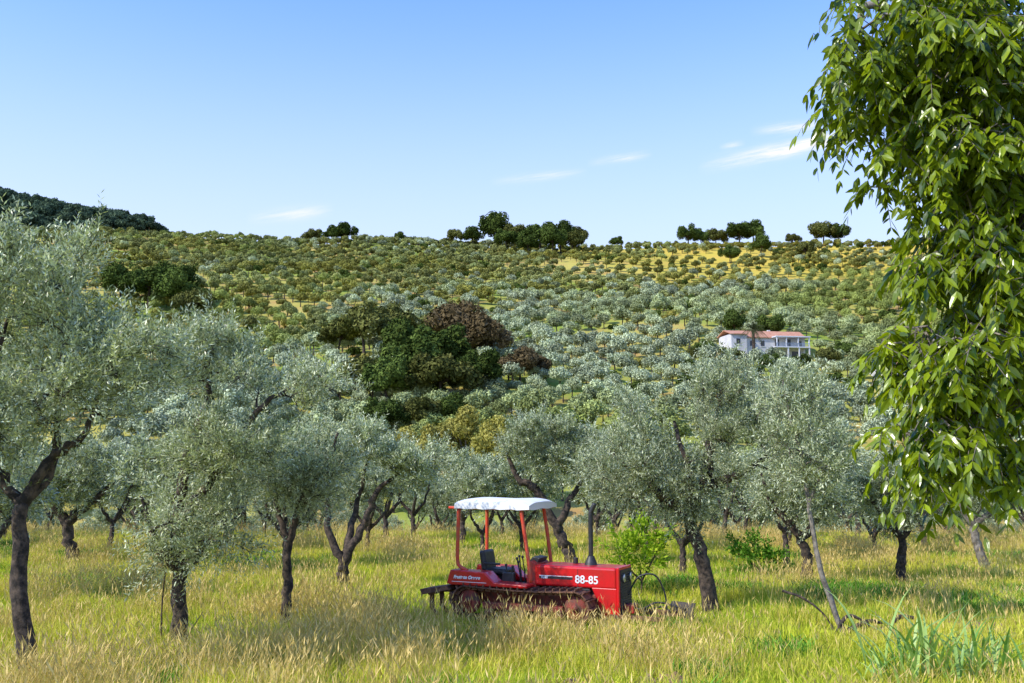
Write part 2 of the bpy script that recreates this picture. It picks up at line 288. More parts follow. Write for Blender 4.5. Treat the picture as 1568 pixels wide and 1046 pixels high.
# ---------------------------------------------------------------- hill groves
hc=newcoll('hillside_olive_kinds')
for i in range(4): blob('a_hill_olive_kind_%d'%i,80+i,4.5+.3*i,(2.6,2.6,1.6+.15*i),16,1700,.30,olive_far,tr=.2,lr=(.38,.62),coll=hc)
for i in range(3): blob('b_upper_olive_kind_%d'%i,90+i,4.2+.4*i,(2.6,2.6,1.7),14,1300,.36,olive_high,tr=.2,lr=(.38,.62),coll=hc)
blob('c_shrub_kind',98,3.6,(2.6,2.4,1.8),12,1300,.34,oak_leaf,tr=.15,coll=hc)
blob('d_yellow_shrub_kind',99,3.6,(2.2,2.2,1.7),12,1300,.34,yel_leaf,tr=.15,coll=hc)
P=[];I=[];SC=[]
yy=104.
house_xy=(57,216)
while yy<548:
    w=.56*yy+25; x=-w
    while x<w:
        px=x+rng.normal()*.5; py=yy+rng.normal()*.35+ (vn(px,yy,90,9)-.5)*30
        x+=4.7+1.2*vn(px,py,40,12)
        if abs(px-house_xy[0])<11 and -4.5<py-house_xy[1]<10: continue
        if abs(px-78)<7 and abs(py-196)<8: continue
        gap=vn(px,py,28,13)
        yel=(px>20)&(py>350)
        if gap<(.22 if yel else .09) and py<510: continue
        if rng.rand()<(.12 if yel else .05): continue
        up=sst(250,400,py+(vn(px,py,70,14)-.5)*160 - (px-20)*.5)
        r=rng.rand(); dk=vn(px,py,22,15)
        if r<.02+.05*(up)+(.35 if dk>.86 else 0): k=7
        elif r<.05+.07*up: k=8
        elif rng.rand()<up*.85: k=4+rng.randint(3)
        else: k=rng.randint(4)
        P.append((px,py)); I.append(k); SC.append((rng.uniform(.64,1.04)*(.85 if yel else 1)*(.9 if (abs(px-house_xy[0]+1)<13 and py<214 and py>185) else 1))*(1.25 if k==7 and dk>.86 else 1))
    yy+=5.1+(.8 if yy>300 else 0)
P=np.array(P); n=len(P); z=Hh(P[:,0],P[:,1])
scatter('hillside_olive_grove',np.c_[P,z-.1],I,SC,np.c_[np.zeros((n,2)),rng.rand(n)*6.28],hc)
print('hill trees',n)
fc=newcoll('forest_kinds')
for i in range(3): blob('forest_kind_%d'%i,120+i,9+i,(5,5,3.6),14,700,.9,forest_leaf_hazed,tr=.3,lr=(.4,.6),coll=fc)
P=np.c_[rng.uniform(-640,-225,2600),rng.uniform(740,930,2600)]; z=Hh(P[:,0],P[:,1]); n=len(P)
scatter('distant_forest',np.c_[P,z-.5],rng.randint(0,3,n),rng.uniform(.6,1.5,n),np.c_[np.zeros((n,2)),rng.rand(n)*6.28],fc)
# big broadleaf trees
proto={}
def big(name,key,seed,H,cr,leafm,x,y,s=1.0,rot=0,tr=.35,nl=30,nq=6500,qs=.42,bm=bark,zo=0):
    if key not in proto: proto[key]=blob(name,seed,H,cr,nl,nq,qs,leafm,barkm=bm,tr=tr,lr=(.2,.42),spread=(.35,.95)); ob=proto[key]
    else:
        ob=bpy.data.objects.new(name,proto[key].data); COL.objects.link(ob)
    ob.location=(x,y,float(Hh(x,y))-.3+zo); ob.scale=(s,s,s*random.Random(x).uniform(.9,1.1)); ob.rotation_euler=(0,0,rot); return ob
def oak(k,x,y,s): 
    return big('oak_tree',['oakA','oakB','oakC'][k%3],200+k%3,11,(6,6,4.6),[oak_leaf,oak_leaf2,oak_leaf][k%3],x,y,s,k*1.3)
for k,(x,y,s) in enumerate([(-21,166,.9),(-12,166,1.0),(-6,172,.9),(-17,172,1.05),(-26,174,.75),(-13,182,1.2),(-20,186,1.0),(-14,150,.7),(-19,148,.65),(-9,152,.6)]): oak(k,x,y,s)
for k,(x,y,s) in enumerate([(-9.5,200,1.35),(-5,197,1.0),(1.5,184,.72),(4,187,.6)]):
    big('autumn_oak_tree','brA' if k%2 else 'brB',210+k%2,11,(5.4,5.4,4.6),brown_leaf,x,y,s,k*2.1)
for k,(x,y,s) in enumerate([(-30,200,1.15),(-25,206,1.1),(-36,206,.8),(-16,206,1.0)]):
    big('oak_tree','olv',216,11,(5.6,5.6,4.4),oak_leaf2,x,y,s,k*1.9)
for k,(x,y,s) in enumerate([(-9,116,.95),(-5.5,118,1.1),(-2,116,.95),(-12.5,120,.9),(-15.5,118,.8),(1.5,119,.75)]):
    big('poplar_tree','pop',220,12,(3.4,3.4,4.6),yel_leaf,x,y,s,k*1.7,tr=.18,nl=18,nq=4500,qs=.24,bm=palebark)
for k,(x,y,s) in enumerate([(-98,285,1.3),(-108,292,1.4),(-90,280,1.0),(-118,296,1.2),(-103,300,1.3)]): oak(k*2,x,y,s)
for k,(x,y,s) in enumerate([(-9,516,1.9),(3,506,1.5),(14,495,1.8),(25,498,1.6),(33,503,1.4),(8,478,1.2),(20,478,1.4),(30,486,1.2),(-3,490,1.3),(-21,520,1.2),(-30,522,1.0),(-90,522,1.3),(-96,520,1.0),(-107,524,1.0),(94,520,1.3),(101,522,1.0),(109,522,1.1),(121,520,1.6),(129,522,1.4),(166,520,1.5),(174,521,1.2),(116,455,1.0),(135,450,.9),(98,440,.9),(-60,523,.7),(150,522,.7),(56,522,.7)]): oak(k,x,y,s)
for k,(x,y,s) in enumerate([(41,211,.5),(45.5,206,.48),(53,204,.42),(60,205,.4),(66.5,208,.5),(60,229,.7),(52,231,.6),(38,209,.4),(71,212,.55)]): oak(k,x,y,s)
# ---------------------------------------------------------------- near overhanging ash tree (trunk right of view)
rng=np.random.RandomState(31); A=Acc(); gz=float(Hh(4.7,5.4))
A.tube(catmull([(4.7,5.4,gz-.2),(4.65,5.4,gz+1.2),(4.5,5.3,gz+2.4)],6),np.linspace(.2,.14,13),11,0,.12,rng)
ells=[((2.35,5.1,5.1),(.64,.65,.5)),((2.42,5.1,4.55),(.52,.55,.32)),((2.45,5.0,4.05),(.44,.5,.32)),((2.27,5.0,3.5),(.42,.45,.28)),((2.25,5.0,3.10),(.38,.4,.18)),((3.1,5.2,4.4),(.6,1,1.3)),((2.9,5.2,5.6),(1.0,1.0,.5)),((4.6,5.4,5.2),(1.6,1.6,1.3)),((2.0,5.0,5.25),(.4,.5,.35))]
top=np.array([4.5,5.3,gz+2.4]); nodes=[top]
for e in ells:
    c=np.array(e[0]); Q=catmull([top,(top+c)/2+[0,0,.35],c+[0,0,.1],c+[(-.2),0,-.05]],6); A.tube(Q,np.linspace(.06,.01,len(Q)),6,0); nodes+=list(Q)
ntip=410; w=np.array([1.05,.78,.65,.68,.42,.95,.8,.5,.4]); kk=rng.choice(len(ells),ntip,p=w/w.sum())
C=np.array([e[0] for e in ells])[kk]; Rr=np.array([e[1] for e in ells])[kk]
tp=C+unit(rng.normal(size=(ntip,3)))*Rr*(.25+.75*rng.rand(ntip,1)**.6); nodes=np.array(nodes)
for p in tp:
    i=np.argmin(np.linalg.norm(nodes-p,axis=1)); s=nodes[i]; A.tube([s,(s+p)/2+[0,0,.05],p],[.01,.007,.004],4)
base=np.repeat(tp,6,0)+rng.normal(size=(ntip*6,3))*.035; nb=len(base)
ou=unit(rng.normal(size=(nb,3))*[1,1,.4]+[-.2,-.1,-.1]); L=rng.uniform(.16,.27,nb)
npair=6
tt=np.linspace(.2,1,npair)
rach=base[:,None]+ou[:,None]*(L[:,None]*.85*tt)[...,None]; rach[...,2]-=(L[:,None]*.75*tt**1.7)
tan=unit(ou[:,None]*.8+np.stack([0*tt,0*tt,-1.3*tt**.7],-1)[None]); side=unit(np.cross(tan,[0,0,1.])+1e-6)
for sgn in (-1,1,0):
    if sgn==0: pos=rach[:,-1:]; ld=tan[:,-1:]; sd=side[:,-1:]
    else: pos=rach; ld=unit(tan*.55+side*sgn*.7+rng.normal(size=rach.shape)*.24+[0,0,-.42]); sd=tan
    up_=unit(np.array([-.3,-.25,.9])+rng.normal(size=pos.shape)*.65)   # leaflets present their faces to the light
    Wd=unit(np.cross(ld,up_)+sd*.25); Wd=unit(Wd-ld*np.sum(Wd*ld,-1,keepdims=True)); nrm=np.cross(Wd,ld)
    sz=(.082*rng.uniform(.6,1.25,pos.shape[:2]))[...,None]; wd=sz*.17
    v0=pos; v1=pos+ld*sz*.33+Wd*wd-nrm*sz*.04; v2=pos+ld*sz*.68+Wd*wd*.75-nrm*sz*.08; v3=pos+ld*sz-nrm*sz*.16; v4=pos+ld*sz*.68-Wd*wd*.75-nrm*sz*.08; v5=pos+ld*sz*.33-Wd*wd-nrm*sz*.04; vm=pos+ld*sz*.35-nrm*sz*.07; vn2=pos+ld*sz*.68-nrm*sz*.11
    V=np.stack([v0,v1,vm,v5,v2,vn2,v4,v3],2).reshape(-1,8,3); m_=len(V); b0=(np.arange(m_)*8)[:,None]
    Fq=np.stack([b0+[0,1,2,3],b0+[2,1,4,5],b0+[3,2,5,6],b0+[5,4,7,6]],1).reshape(-1,4)
    lr_=np.repeat(rng.rand(nb),V.shape[0]//nb); r=np.clip(.65*lr_+.5*rng.rand(m_)-.1,0,1); A.add(V.reshape(-1,3),Fq,1,np.repeat(r,8),sm=False)
for i in range(0,nb):
    A.tube([base[i],rach[i,2],rach[i,4]],[.003,.0025,.0015],3)
A.obj('ash_tree',[palebark,near_leaf])
# ---------------------------------------------------------------- grass
def blades(acc,rng,n,rad,h,w,lean,m=0,head=False,n0=2):
    a=rng.rand(n)*6.28; rr=rad*np.sqrt(rng.rand(n)); B=np.stack([np.cos(a)*rr,np.sin(a)*rr,np.full(n,-.03)],-1)
    hh=rng.uniform(h[0],h[1],n)[:,None]; b=rng.rand(n)*6.28; ld=np.stack([np.cos(b),np.sin(b),0*b],-1)*(lean*rng.rand(n)**.7)[:,None]
    c=rng.rand(n)*6.28; W=np.stack([np.cos(c),np.sin(c),0*c],-1)*w*rng.uniform(.7,1.3,(n,1)); up=np.array([0,0,1.])
    p1=B+up*hh*.55+ld*hh*.35; p2=B+up*hh*(.98-.25*lean)+ld*hh
    V=np.stack([B-W,B+W,p1+W*.8,p1-W*.8,p2+W*.15,p2-W*.15],1).reshape(-1,3); b0=(np.arange(n)*6)[:,None]
    Fq=np.stack([b0+[0,1,2,3],b0+[3,2,4,5]],1).reshape(-1,4); r=rng.rand(n); acc.add(V,Fq,m,np.repeat(r,6))
    if head:
        d=unit(p2-p1); q=p2-d*.02; Wn=unit(W)*.009; V=np.stack([q,q+d*.05+Wn,q+d*.13,q+d*.05-Wn],1).reshape(-1,3); acc.add(V,np.arange(len(V)).reshape(-1,4),m,np.repeat(r,4))
gc=newcoll('grass_kinds')
def gk(nm,seed,parts,mats):
    rg=np.random.RandomState(seed); a=Acc()
    for q in parts: blades(a,rg,*q[0],**q[1])
    a.obj(nm,mats,coll=gc)
RD=.5
for i in range(3): gk('g0_green_%d'%i,300+i,[((240,RD,(.10,.28),.008,.6),{}),((40,RD,(.1,.36),.008,.5),dict(m=1))],[grass_g,grass_y])
for i in range(3): gk('g1_yellow_%d'%i,310+i,[((150,RD,(.15,.42),.0065,.55),{}),((100,RD,(.12,.32),.0075,.5),dict(m=1)),((14,RD,(.35,.68),.003,.4),dict(m=2,head=True))],[grass_y,grass_g,grass_t])
for i in range(2): gk('g2_dry_%d'%i,320+i,[((120,RD,(.2,.5),.006,.6),{}),((60,RD,(.15,.3),.007,.5),dict(m=2)),((85,RD,(.35,.78),.0035,.5),dict(m=1,head=True))],[grass_y,grass_t,grass_g])
for i in range(2): gk('g3_weed_%d'%i,330+i,[((190,RD,(.12,.42),.016,.8),{})],[weed_m])
rng=np.random.RandomState(41); n=6400
y=np.sqrt(rng.uniform(7.0**2,50**2,n)); keep=rng.rand(n)<np.interp(y,[7,12,22,28,50],[.6,1.0,1.0,.75,.5]); y=y[keep]; n=len(y)
x=rng.uniform(-1,1,n)*(.56*y+1.5)
dry=vn(x,y,3.2,20)*.55+vn(x,y,1.1,21)*.45
belt=np.exp(-((y-16.5)/2.6)**2)*sst(-5,-2,x)*sst(5,3,x)
fresh=np.exp(-((y-12.8)/1.8)**2)*sst(-1,.6,x)*sst(8,5,x)+.45*np.exp(-((y-27)/4)**2)
v=dry+.24*belt-.3*fresh
k=np.where(v>.67,6+rng.randint(0,2,n),np.where(v>.40,3+rng.randint(0,3,n),rng.randint(0,3,n)))
k=np.where(rng.rand(n)<.2,rng.choice([0,1,3,4,5,6],n),k)
weed=(vn(x,y,2.5,22)>.83)|((x>6.5)&(y>19.5)&(y<24)&(vn(x,y,1.6,23)>.35))|(rng.rand(n)<.04)
k=np.where(weed&(rng.rand(n)<.75),8+rng.randint(0,2,n),k)
soil=((x-7.6)/1.6)**2+((y-18.3)/.8)**2<1
mnd=(np.hypot((x-2.0)/.6,(y-13.6)/.4)<1)|(np.hypot((x-.8)/.3,(y-13.4)/.3)<1)
inside=(np.abs((x-.47)*.906-(y-19.2)*.423)<1.5)&(np.abs((x-.47)*.423+(y-19.2)*.906)<.55)
ok=~(soil&(rng.rand(n)<.6))&~mnd&~inside; x,y,k=x[ok],y[ok],k[ok]; n=len(x)
sz=rng.uniform(.65,1.3,n); near_t=(x>-3)&(x<3.6)&(y>17.2)&(y<20.6); sz=np.where(near_t,1.05*rng.uniform(.75,1.15,n),sz)
scatter('meadow_grass',np.c_[x,y,Hh(x,y)],k,np.c_[np.full(n,1.),np.full(n,1.),sz],np.c_[np.zeros((n,2)),rng.rand(n)*6.28],gc)
print('grass',n)
# ---------------------------------------------------------------- small plants and debris
rng=np.random.RandomState(51)
def strap_plant(name,loc,n,h,w,m,seed):
    rg=np.random.RandomState(seed); a=Acc()
    for i in range(n):
        az=rg.rand()*6.28; hh=rg.uniform(*h); ld=np.array([math.cos(az),math.sin(az),0]); b=np.array([rg.normal()*.3,rg.normal()*.25,0]); le=rg.uniform(.25,.8)
        t=np.linspace(0,1,7)[:,None]; C=b+ld*hh*le*t**1.8+np.array([0,0,1])*hh*(t-.45*le*t**3); W=np.cross(ld,[0,0,1.]); ww=w*np.sin(np.pi*np.clip(t*.88+.1,0,1))
        V=np.stack([C-W*ww,C+np.array([0,0,-.3])*ww*.5,C+W*ww],1).reshape(-1,3); F=[]
        for j in range(6):
            F+=[(j*3,j*3+1,j*3+4,j*3+3),(j*3+1,j*3+2,j*3+5,j*3+4)]
        a.add(V,F,0,np.full(len(V),rg.rand()))
    return a.obj(name,[m],loc=(loc[0],loc[1],float(Hh(*loc))))
strap_plant('reed_plant',(5.4,13.7),40,(.7,1.5),.024,reed_m,1)
strap_plant('reed_plant',(6.0,13.3),36,(.6,1.2),.022,reed_m,2)
strap_plant('reed_plant',(6.6,14.1),30,(.5,1.0),.02,reed_m,3)
strap_plant('reed_plant',(5.0,13.2),24,(.4,.9),.02,reed_m,4)
olive('citrus_shrub',71,(2.85,22.5),[(0,0,0),(.02,0,.3),(0,0,.6)],[[(0,0,.4),(-.4,0,.8),(-.5,0,1.1)],[(0,0,.4),(.3,0,.9),(.4,0,1.2)]],[((-.1,0,.95),(.6,.5,.4)),((.1,0,1.3),(.35,.35,.3))],.03,24,60,4,nl=7,ll=.12,lw=.055,L=(.2,.4),leafm=shrub_leaf)
olive('citrus_shrub',72,(6.6,27),[(0,0,0),(.02,0,.2),(0,0,.4)],[[(0,0,.2),(-.3,0,.5),(-.4,0,.7)]],[((0,0,.6),(.5,.5,.35))],.03,20,50,4,nl=7,ll=.12,lw=.055,L=(.2,.4),leafm=weed_m)
soilm=simple('dry_soil',(.22,.13,.07),1,(.46,.31,.18),9,bump=1,bs=14)
def mound(name,loc,rx,ry,h,seed):
    n=90; g=np.linspace(-1.2,1.2,n); GX,GY=np.meshgrid(g,g); r=np.sqrt(GX**2+GY**2)
    gx,gy=GX*rx,GY*ry
    Zz=h*(np.exp(-(r/.62)**2)-.12)*(.65+.6*vn(gx,gy,.25,seed))+((vn(gx,gy,.09,seed+1)-.5)*.10+(vn(gx,gy,.035,seed+2)-.5)*.08)*np.clip(1.2-r,0,1)-.02*r
    ii=np.arange(n*n).reshape(n,n); F=np.stack([ii[:-1,:-1],ii[:-1,1:],ii[1:,1:],ii[1:,:-1]],-1).reshape(-1,4)
    return mk(name,np.stack([gx,gy,Zz],-1).reshape(-1,3),F,[soilm],smooth=np.zeros(len(F)),loc=(loc[0],loc[1],float(Hh(*loc))))
mound('dirt_mound',(2.0,13.6),.85,.5,.17,61); mound('dirt_mound',(.8,13.4),.5,.4,.12,63); mound('bare_soil_patch',(7.9,18.2),1.9,1.0,.12,65)
def stick(name,pts,r,n=6,m=bark):
    a=Acc(); Q=catmull(pts,6); rg=np.random.RandomState(3); a.tube(Q,np.linspace(r,r*.5,len(Q)),n,0,.15,rg); return a.obj(name,[m])
stick('fallen_branch',[(4.75,17.9,.72),(5.1,17.8,.6),(5.4,17.7,.35),(5.6,17.6,.0)],.024)
stick('fallen_branch',[(5.75,17.5,.1),(6.1,17.5,.26),(6.4,17.7,.2)],.05)
stick('fallen_branch',[(6.5,17.6,.15),(6.7,17.7,.3),(7.0,17.8,.27)],.06)
stick('fallen_branch',[(5.5,17.4,.1),(5.8,17.5,.36),(6.2,17.4,.1)],.04)
stick('wooden_stake',[(-5.78,16.9,-.1),(-5.8,16.9,.6),(-5.76,16.9,1.25)],.018)
stick('wooden_stake',[(-5.3,16.3,-.1),(-5.1,16.2,.3),(-4.9,16.2,.62)],.012)
# ---------------------------------------------------------------- crawler tractor
red=simple('red_paint',(.64,.008,.012),.32,(.50,.015,.015),3,coat=.3,bump=.05)
redfade=simple('faded_red_paint',(.50,.03,.025),.5,(.28,.05,.03),8,bump=.1)
rustred=simple('rusty_red_paint',(.26,.04,.025),.7,(.10,.045,.028),7,bump=.4)
post=simple('post_paint',(.66,.06,.025),.5,(.48,.11,.05),10,bump=.1)
black=simple('black_rubber',(.015,.015,.016),.5,(.035,.035,.035),8)
rust=simple('rusty_steel',(.09,.04,.025),.85,(.22,.105,.055),12,bump=.6,bs=40)
canv=simple('canopy_white',(.80,.80,.79),.6,(.66,.64,.60),3,lo=.5,hi=.75)
whitep=simple('white_decal',(.8,.8,.8),.5)
glass=simple('lamp_glass',(.5,.5,.5),.15,metal=.6)
grey=simple('engine_grey',(.04,.036,.033),.7,(.09,.07,.05),12,bump=.4)
T=bpy.data.objects.new('crawler_tractor',None); COL.objects.link(T)
T.location=(.47,19.2,float(Hh(.43,19.2))+.13); T.rotation_euler=(0,0,R(-25)); T.scale=(.975,.975,.975)
def par(o): o.parent=T; return o
def box(name,lo,hi,m,bev=.02,taper=None,rot=None):
    import bmesh
    bm=bmesh.new(); bmesh.ops.create_cube(bm,size=1); lo=Vector(lo);hi=Vector(hi); c=(lo+hi)/2; s=hi-lo
    for v in bm.verts: v.co=Vector((v.co.x*s.x,v.co.y*s.y,v.co.z*s.z))
    if bev: bmesh.ops.bevel(bm,geom=bm.edges[:],offset=bev,segments=3,profile=.5,affect='EDGES')
    me=bpy.data.meshes.new(name); bm.to_mesh(me); bm.free(); me.materials.append(m); o=bpy.data.objects.new(name,me); COL.objects.link(o)
    o.location=c
    if rot: o.rotation_euler=rot
    return par(o)
def prism(name,prof,y0,y1,m,bev=.015):
    import bmesh
    bm=bmesh.new(); a=[bm.verts.new((x,y0,z)) for x,z in prof]; f=bm.faces.new(a); r=bmesh.ops.extrude_face_region(bm,geom=[f])
    for v in r['geom']:
        if isinstance(v,bmesh.types.BMVert): v.co.y=y1
    bmesh.ops.recalc_face_normals(bm,faces=bm.faces[:])
    if bev: bmesh.ops.bevel(bm,geom=bm.edges[:],offset=bev,segments=2,profile=.5,affect='EDGES')
    me=bpy.data.meshes.new(name); bm.to_mesh(me); bm.free(); me.materials.append(m); o=bpy.data.objects.new(name,me); COL.objects.link(o); return par(o)
def pipe(name,pts,r,m,n=10,seg=6):
    a=Acc(); Q=catmull(pts,seg) if len(pts)>2 else np.array(pts,float)
    Q=np.vstack([Q[0]+(Q[0]-Q[1])*.001,Q,Q[-1]+(Q[-1]-Q[-2])*.001]); rr=np.full(len(Q),r) if np.isscalar(r) else np.interp(np.linspace(0,1,len(Q)),np.linspace(0,1,len(r)),r); rr[0]=rr[-1]=.001
    a.tube(Q,rr,n); return par(a.obj(name,[m]))
def disc(name,c,r,w,m,n=28,hub=.3):
    a=Acc(); c=np.array(c,float)
    Q=np.array([c+[0,-w*.5,0],c+[0,-w*.5+.001,0],c+[0,-w*.5+.02,0],c+[0,w*.5-.02,0],c+[0,w*.5-.001,0],c+[0,w*.5,0]])
    a.tube(Q,[.001,r*.9,r,r,r*.9,.001],n); a.tube([c+[0,-w*.75,0],c+[0,-w*.74,0],c+[0,w*.75,0]],[.001,r*hub,r*hub],14); return par(a.obj(name,[m]))
def track(name,yc,w):
    a=Acc(); r=.30; x0,x1=-1.15,1.05; z=.33; Lr=x1-x0; per=2*Lr+2*math.pi*r; n=44
    for i in range(n):
        s=i/n*per
        if s<Lr: p=(x0+s,z+r-.035*math.sin(math.pi*s/Lr)); an=0
        elif s<Lr+math.pi*r: q=(s-Lr)/r; p=(x1+r*math.sin(q),z+r*math.cos(q)); an=-q
        elif s<2*Lr+math.pi*r: q=s-Lr-math.pi*r; p=(x1-q,z-r); an=-math.pi
        else: q=(s-2*Lr-math.pi*r)/r; p=(x0-r*math.sin(q),z-r*math.cos(q)); an=-math.pi-q
        ca,sa=math.cos(an),math.sin(an); hl=per/n*.46
        def bx(l0,l1,h0,h1,y0,y1):
            V=[]
            for hx in (l0,l1):
                for hy in (y0,y1):
                    for hz in (h0,h1): V.append((p[0]+hx*ca-hz*sa,yc+hy,p[1]+hx*sa+hz*ca))
            a.add(V,[(0,1,3,2),(4,6,7,5),(0,4,5,1),(2,3,7,6),(0,2,6,4),(1,5,7,3)])
        bx(-hl,hl,-.012,.012,-w/2,w/2); bx(-hl,-hl+.022,.012,.06,-w/2,w/2); bx(-hl*.8,hl*.8,-.07,-.014,-.09,-.05); bx(-hl*.8,hl*.8,-.07,-.014,.05,.09)
    return par(a.obj(name,[rust]))
for sd,nm in ((-1,'right'),(1,'left')):
    y=sd*.6
    track('track_'+nm,y,.36)
    disc('sprocket_'+nm,(-1.15,y,.33),.23,.1,rustred); disc('idler_'+nm,(1.05,y,.33),.22,.12,rustred)
    for i in range(5): disc('roller_%s_%d'%(nm,i),(-.72+i*.36,y,.15),.09,.16,rust,16)
    box('track_frame_'+nm,(-.85,y-.07,.22),(.8,y+.07,.34),rustred,.02); disc('carrier_roller_'+nm,(0,y,.5),.06,.14,rust,14)
box('chassis',(-1.3,-.3,.25),(1.45,.3,.55),rustred,.03)
box('engine_block',(.2,-.24,.5),(1.4,.24,.78),grey,.03)
for i in range(4): pipe('engine_pipe_%d'%i,[(.35+i*.25,-.27,.5),(.4+i*.25,-.29,.62),(.36+i*.26,-.26,.74)],.03,grey)
disc('oil_filter',(1.0,-.3,.6),.08,.1,black,16)
box('bonnet',(.1,-.35,.66),(1.74,.35,1.05),red,.045)
prism('bonnet_lower_panel',[(1.25,.68),(1.74,.68),(1.74,.12),(1.45,.12),(1.38,.4)],-.345,.345,red)
box('bonnet_side_seam',(.98,-.3535,.68),(.988,-.34,1.0),black,0)
box('bonnet_recess_shade',(.75,-.352,.56),(1.22,.352,.65),black,.01)  # solid black block painting the shade of the engine bay opening
box('grille_frame',(1.74,-.36,.12),(1.80,.36,1.06),red,.02)
box('grille_panel',(1.795,-.31,.18),(1.815,.31,1.01),black,.005)
for i in range(16): box('grille_slat_%d'%i,(1.81,-.28,.22+i*.047),(1.828,.28,.24+i*.047),grey,0)
for yy in (-.19,.19):
    a=Acc(); c=np.array([1.825,yy,.86]); a.tube([c-[.02,0,0],c,c+[.02,0,0],c+[.021,0,0]],[.09,.09,.085,.001],20); par(a.obj('headlamp_housing',[black]))
    a=Acc(); c=np.array([1.847,yy,.86]); a.tube([c,c+[.004,0,0],c+[.012,0,0]],[.075,.07,.001],20); par(a.obj('headlamp_lens',[glass]))
box('front_hitch',(1.75,-.14,.22),(2.0,.14,.38),redfade,.02)
def text(s,size,x,z,y=-.356,m=whitep,name='decal_text',sh=.0):
    c=bpy.data.curves.new(name,'FONT'); c.body=s; c.size=size; c.extrude=.0015; c.offset=.004; c.shear=sh; o=bpy.data.objects.new(name,c); COL.objects.link(o); c.materials.append(m)
    o.rotation_euler=(R(90),0,0); o.location=(x,y,z); return par(o)
text('88-85',.20,.93,.75,name='decal_number')
box('decal_stripe_black',(.2,-.3535,.80),(.88,-.345,.845),black,0); box('decal_stripe_white',(.2,-.3535,.85),(.88,-.345,.862),whitep,0)
text('TLAV',.06,.24,.805,y=-.355,name='decal_badge')
for sd,nm in ((-1,'right'),(1,'left')):
    y0,y1=(-.76,-.40) if sd<0 else (.40,.76)
    prism('fender_'+nm,[(-1.58,.66),(-1.5,.92),(-.75,.90),(-.55,.72),(.12,.70),(.12,.64),(-1.5,.64)],y0,y1,red,.02)
    box('fender_stripe_'+nm,(-1.46,sd*.762-.002,.70),(-.72,sd*.762+.002,.71),whitep,0)
text('Frutteto Omero',.085,-1.42,.765,y=-.766,sh=.3,name='fender_lettering')
box('platform',(-1.2,-.4,.56),(.1,.4,.62),grey,.01)
box('rear_box',(-1.55,-.42,.5),(-1.1,.42,.80),redfade,.03)
box('seat_cushion',(-1.02,-.24,.80),(-.56,.24,.92),black,.05); box('seat_back',(-1.12,-.24,.86),(-1.0,.24,1.26),black,.05,rot=(0,R(-10),0)); box('seat_base',(-.95,-.15,.6),(-.62,.15,.8),black,.02)
box('armrest',(-1.0,-.33,1.0),(-.65,-.27,1.04),black,.015)
prism('dashboard',[(-.08,.62),(.12,.62),(.12,1.06),(.02,1.12),(-.06,1.02)],-.32,.32,redfade)
prism('instrument_cowl',[(-.12,1.05),(.1,1.06),(.16,1.16),(.0,1.18)],-.2,.2,black)
for i,(x,y,h,l) in enumerate([(-.25,-.2,1.12,.08),(-.3,-.05,1.15,.05),(-.3,.12,1.12,.06),(-.45,-.34,1.0,.05),(-.5,.34,1.0,.05),(-.38,-.38,.98,-.04)]):
    pipe('lever_%d'%i,[(x,y,.6),(x-l*.3,y,(h+.6)/2),(x-l,y,h)],.012,black); 
    a=Acc(); a.tube([(x-l,y,h-.02),(x-l,y,h),(x-l,y,h+.03),(x-l,y,h+.04)],[.01,.026,.026,.002],10); par(a.obj('lever_knob_%d'%i,[black]))
box('control_console',(-.55,-.42,.68),(-.3,-.32,.88),black,.02)
pr=.036
pipe('post_front_right',[(-.07,-.6,2.12),(.0,-.6,1.7),(.08,-.6,1.2),(.14,-.6,.74)],pr,post)
pipe('post_front_left',[(-.12,.6,2.12),(-.05,.6,1.7),(.02,.6,1.2),(.08,.6,.74)],pr,post)
pipe('post_rear_right',[(-1.4,-.6,2.12),(-1.42,-.6,1.5),(-1.42,-.6,1.08),(-1.36,-.6,.97),(-1.2,-.6,.90)],pr,post)
pipe('post_rear_left',[(-1.38,.6,2.12),(-1.38,.6,1.5),(-1.38,.6,.9)],pr,post)
for n_,a_,b_ in (('rail_right',(-1.62,-.6,2.1),(.1,-.6,2.1)),('rail_left',(-1.5,.6,2.1),(.1,.6,2.1)),('rail_front',(-.1,-.64,2.1),(-.1,.64,2.1)),('rail_rear',(-1.4,-.64,2.1),(-1.4,.64,2.1))): pipe(n_,[a_,b_],.026,post)
nxx,nyy=14,14; gx=np.linspace(-1.46,.14,nxx); gy=np.linspace(-.68,.68,nyy); GX,GY=np.meshgrid(gx,gy); 
GZ=2.28-.07*(np.abs(GY)/.68)**3-.05*np.clip((GX+.1)/.24,0,1)**2-.04*np.clip((-1.2-GX)/.3,0,1)**2+.022*(vn(GX,GY,.25,70)-.5)
a=Acc(); ii=np.arange(nxx*nyy).reshape(nyy,nxx); a.add(np.stack([GX,GY,GZ],-1).reshape(-1,3),np.stack([ii[:-1,:-1],ii[:-1,1:],ii[1:,1:],ii[1:,:-1]],-1).reshape(-1,4),0,sm=True)
per=[(i,0) for i in range(nxx)]+[(nxx-1,j) for j in range(1,nyy)]+[(i,nyy-1) for i in range(nxx-2,-1,-1)]+[(0,j) for j in range(nyy-2,0,-1)]
V=[];F=[]
for (i,j) in per: V+= [(GX[j,i],GY[j,i],GZ[j,i]),(GX[j,i]*1.0,GY[j,i]*1.005,2.085+.009*math.sin(i*2.1+j))]
n_=len(per)
for q in range(n_): F.append((2*q,2*q+1,2*((q+1)%n_)+1,2*((q+1)%n_)))
a.add(V,F,0); par(a.obj('canopy_roof',[canv]))
pipe('exhaust_stack',[(1.1,.05,1.0),(1.1,.05,1.4),(1.1,.05,1.95),(1.12,.05,2.06),(1.19,.05,2.2)],.046,black,12)
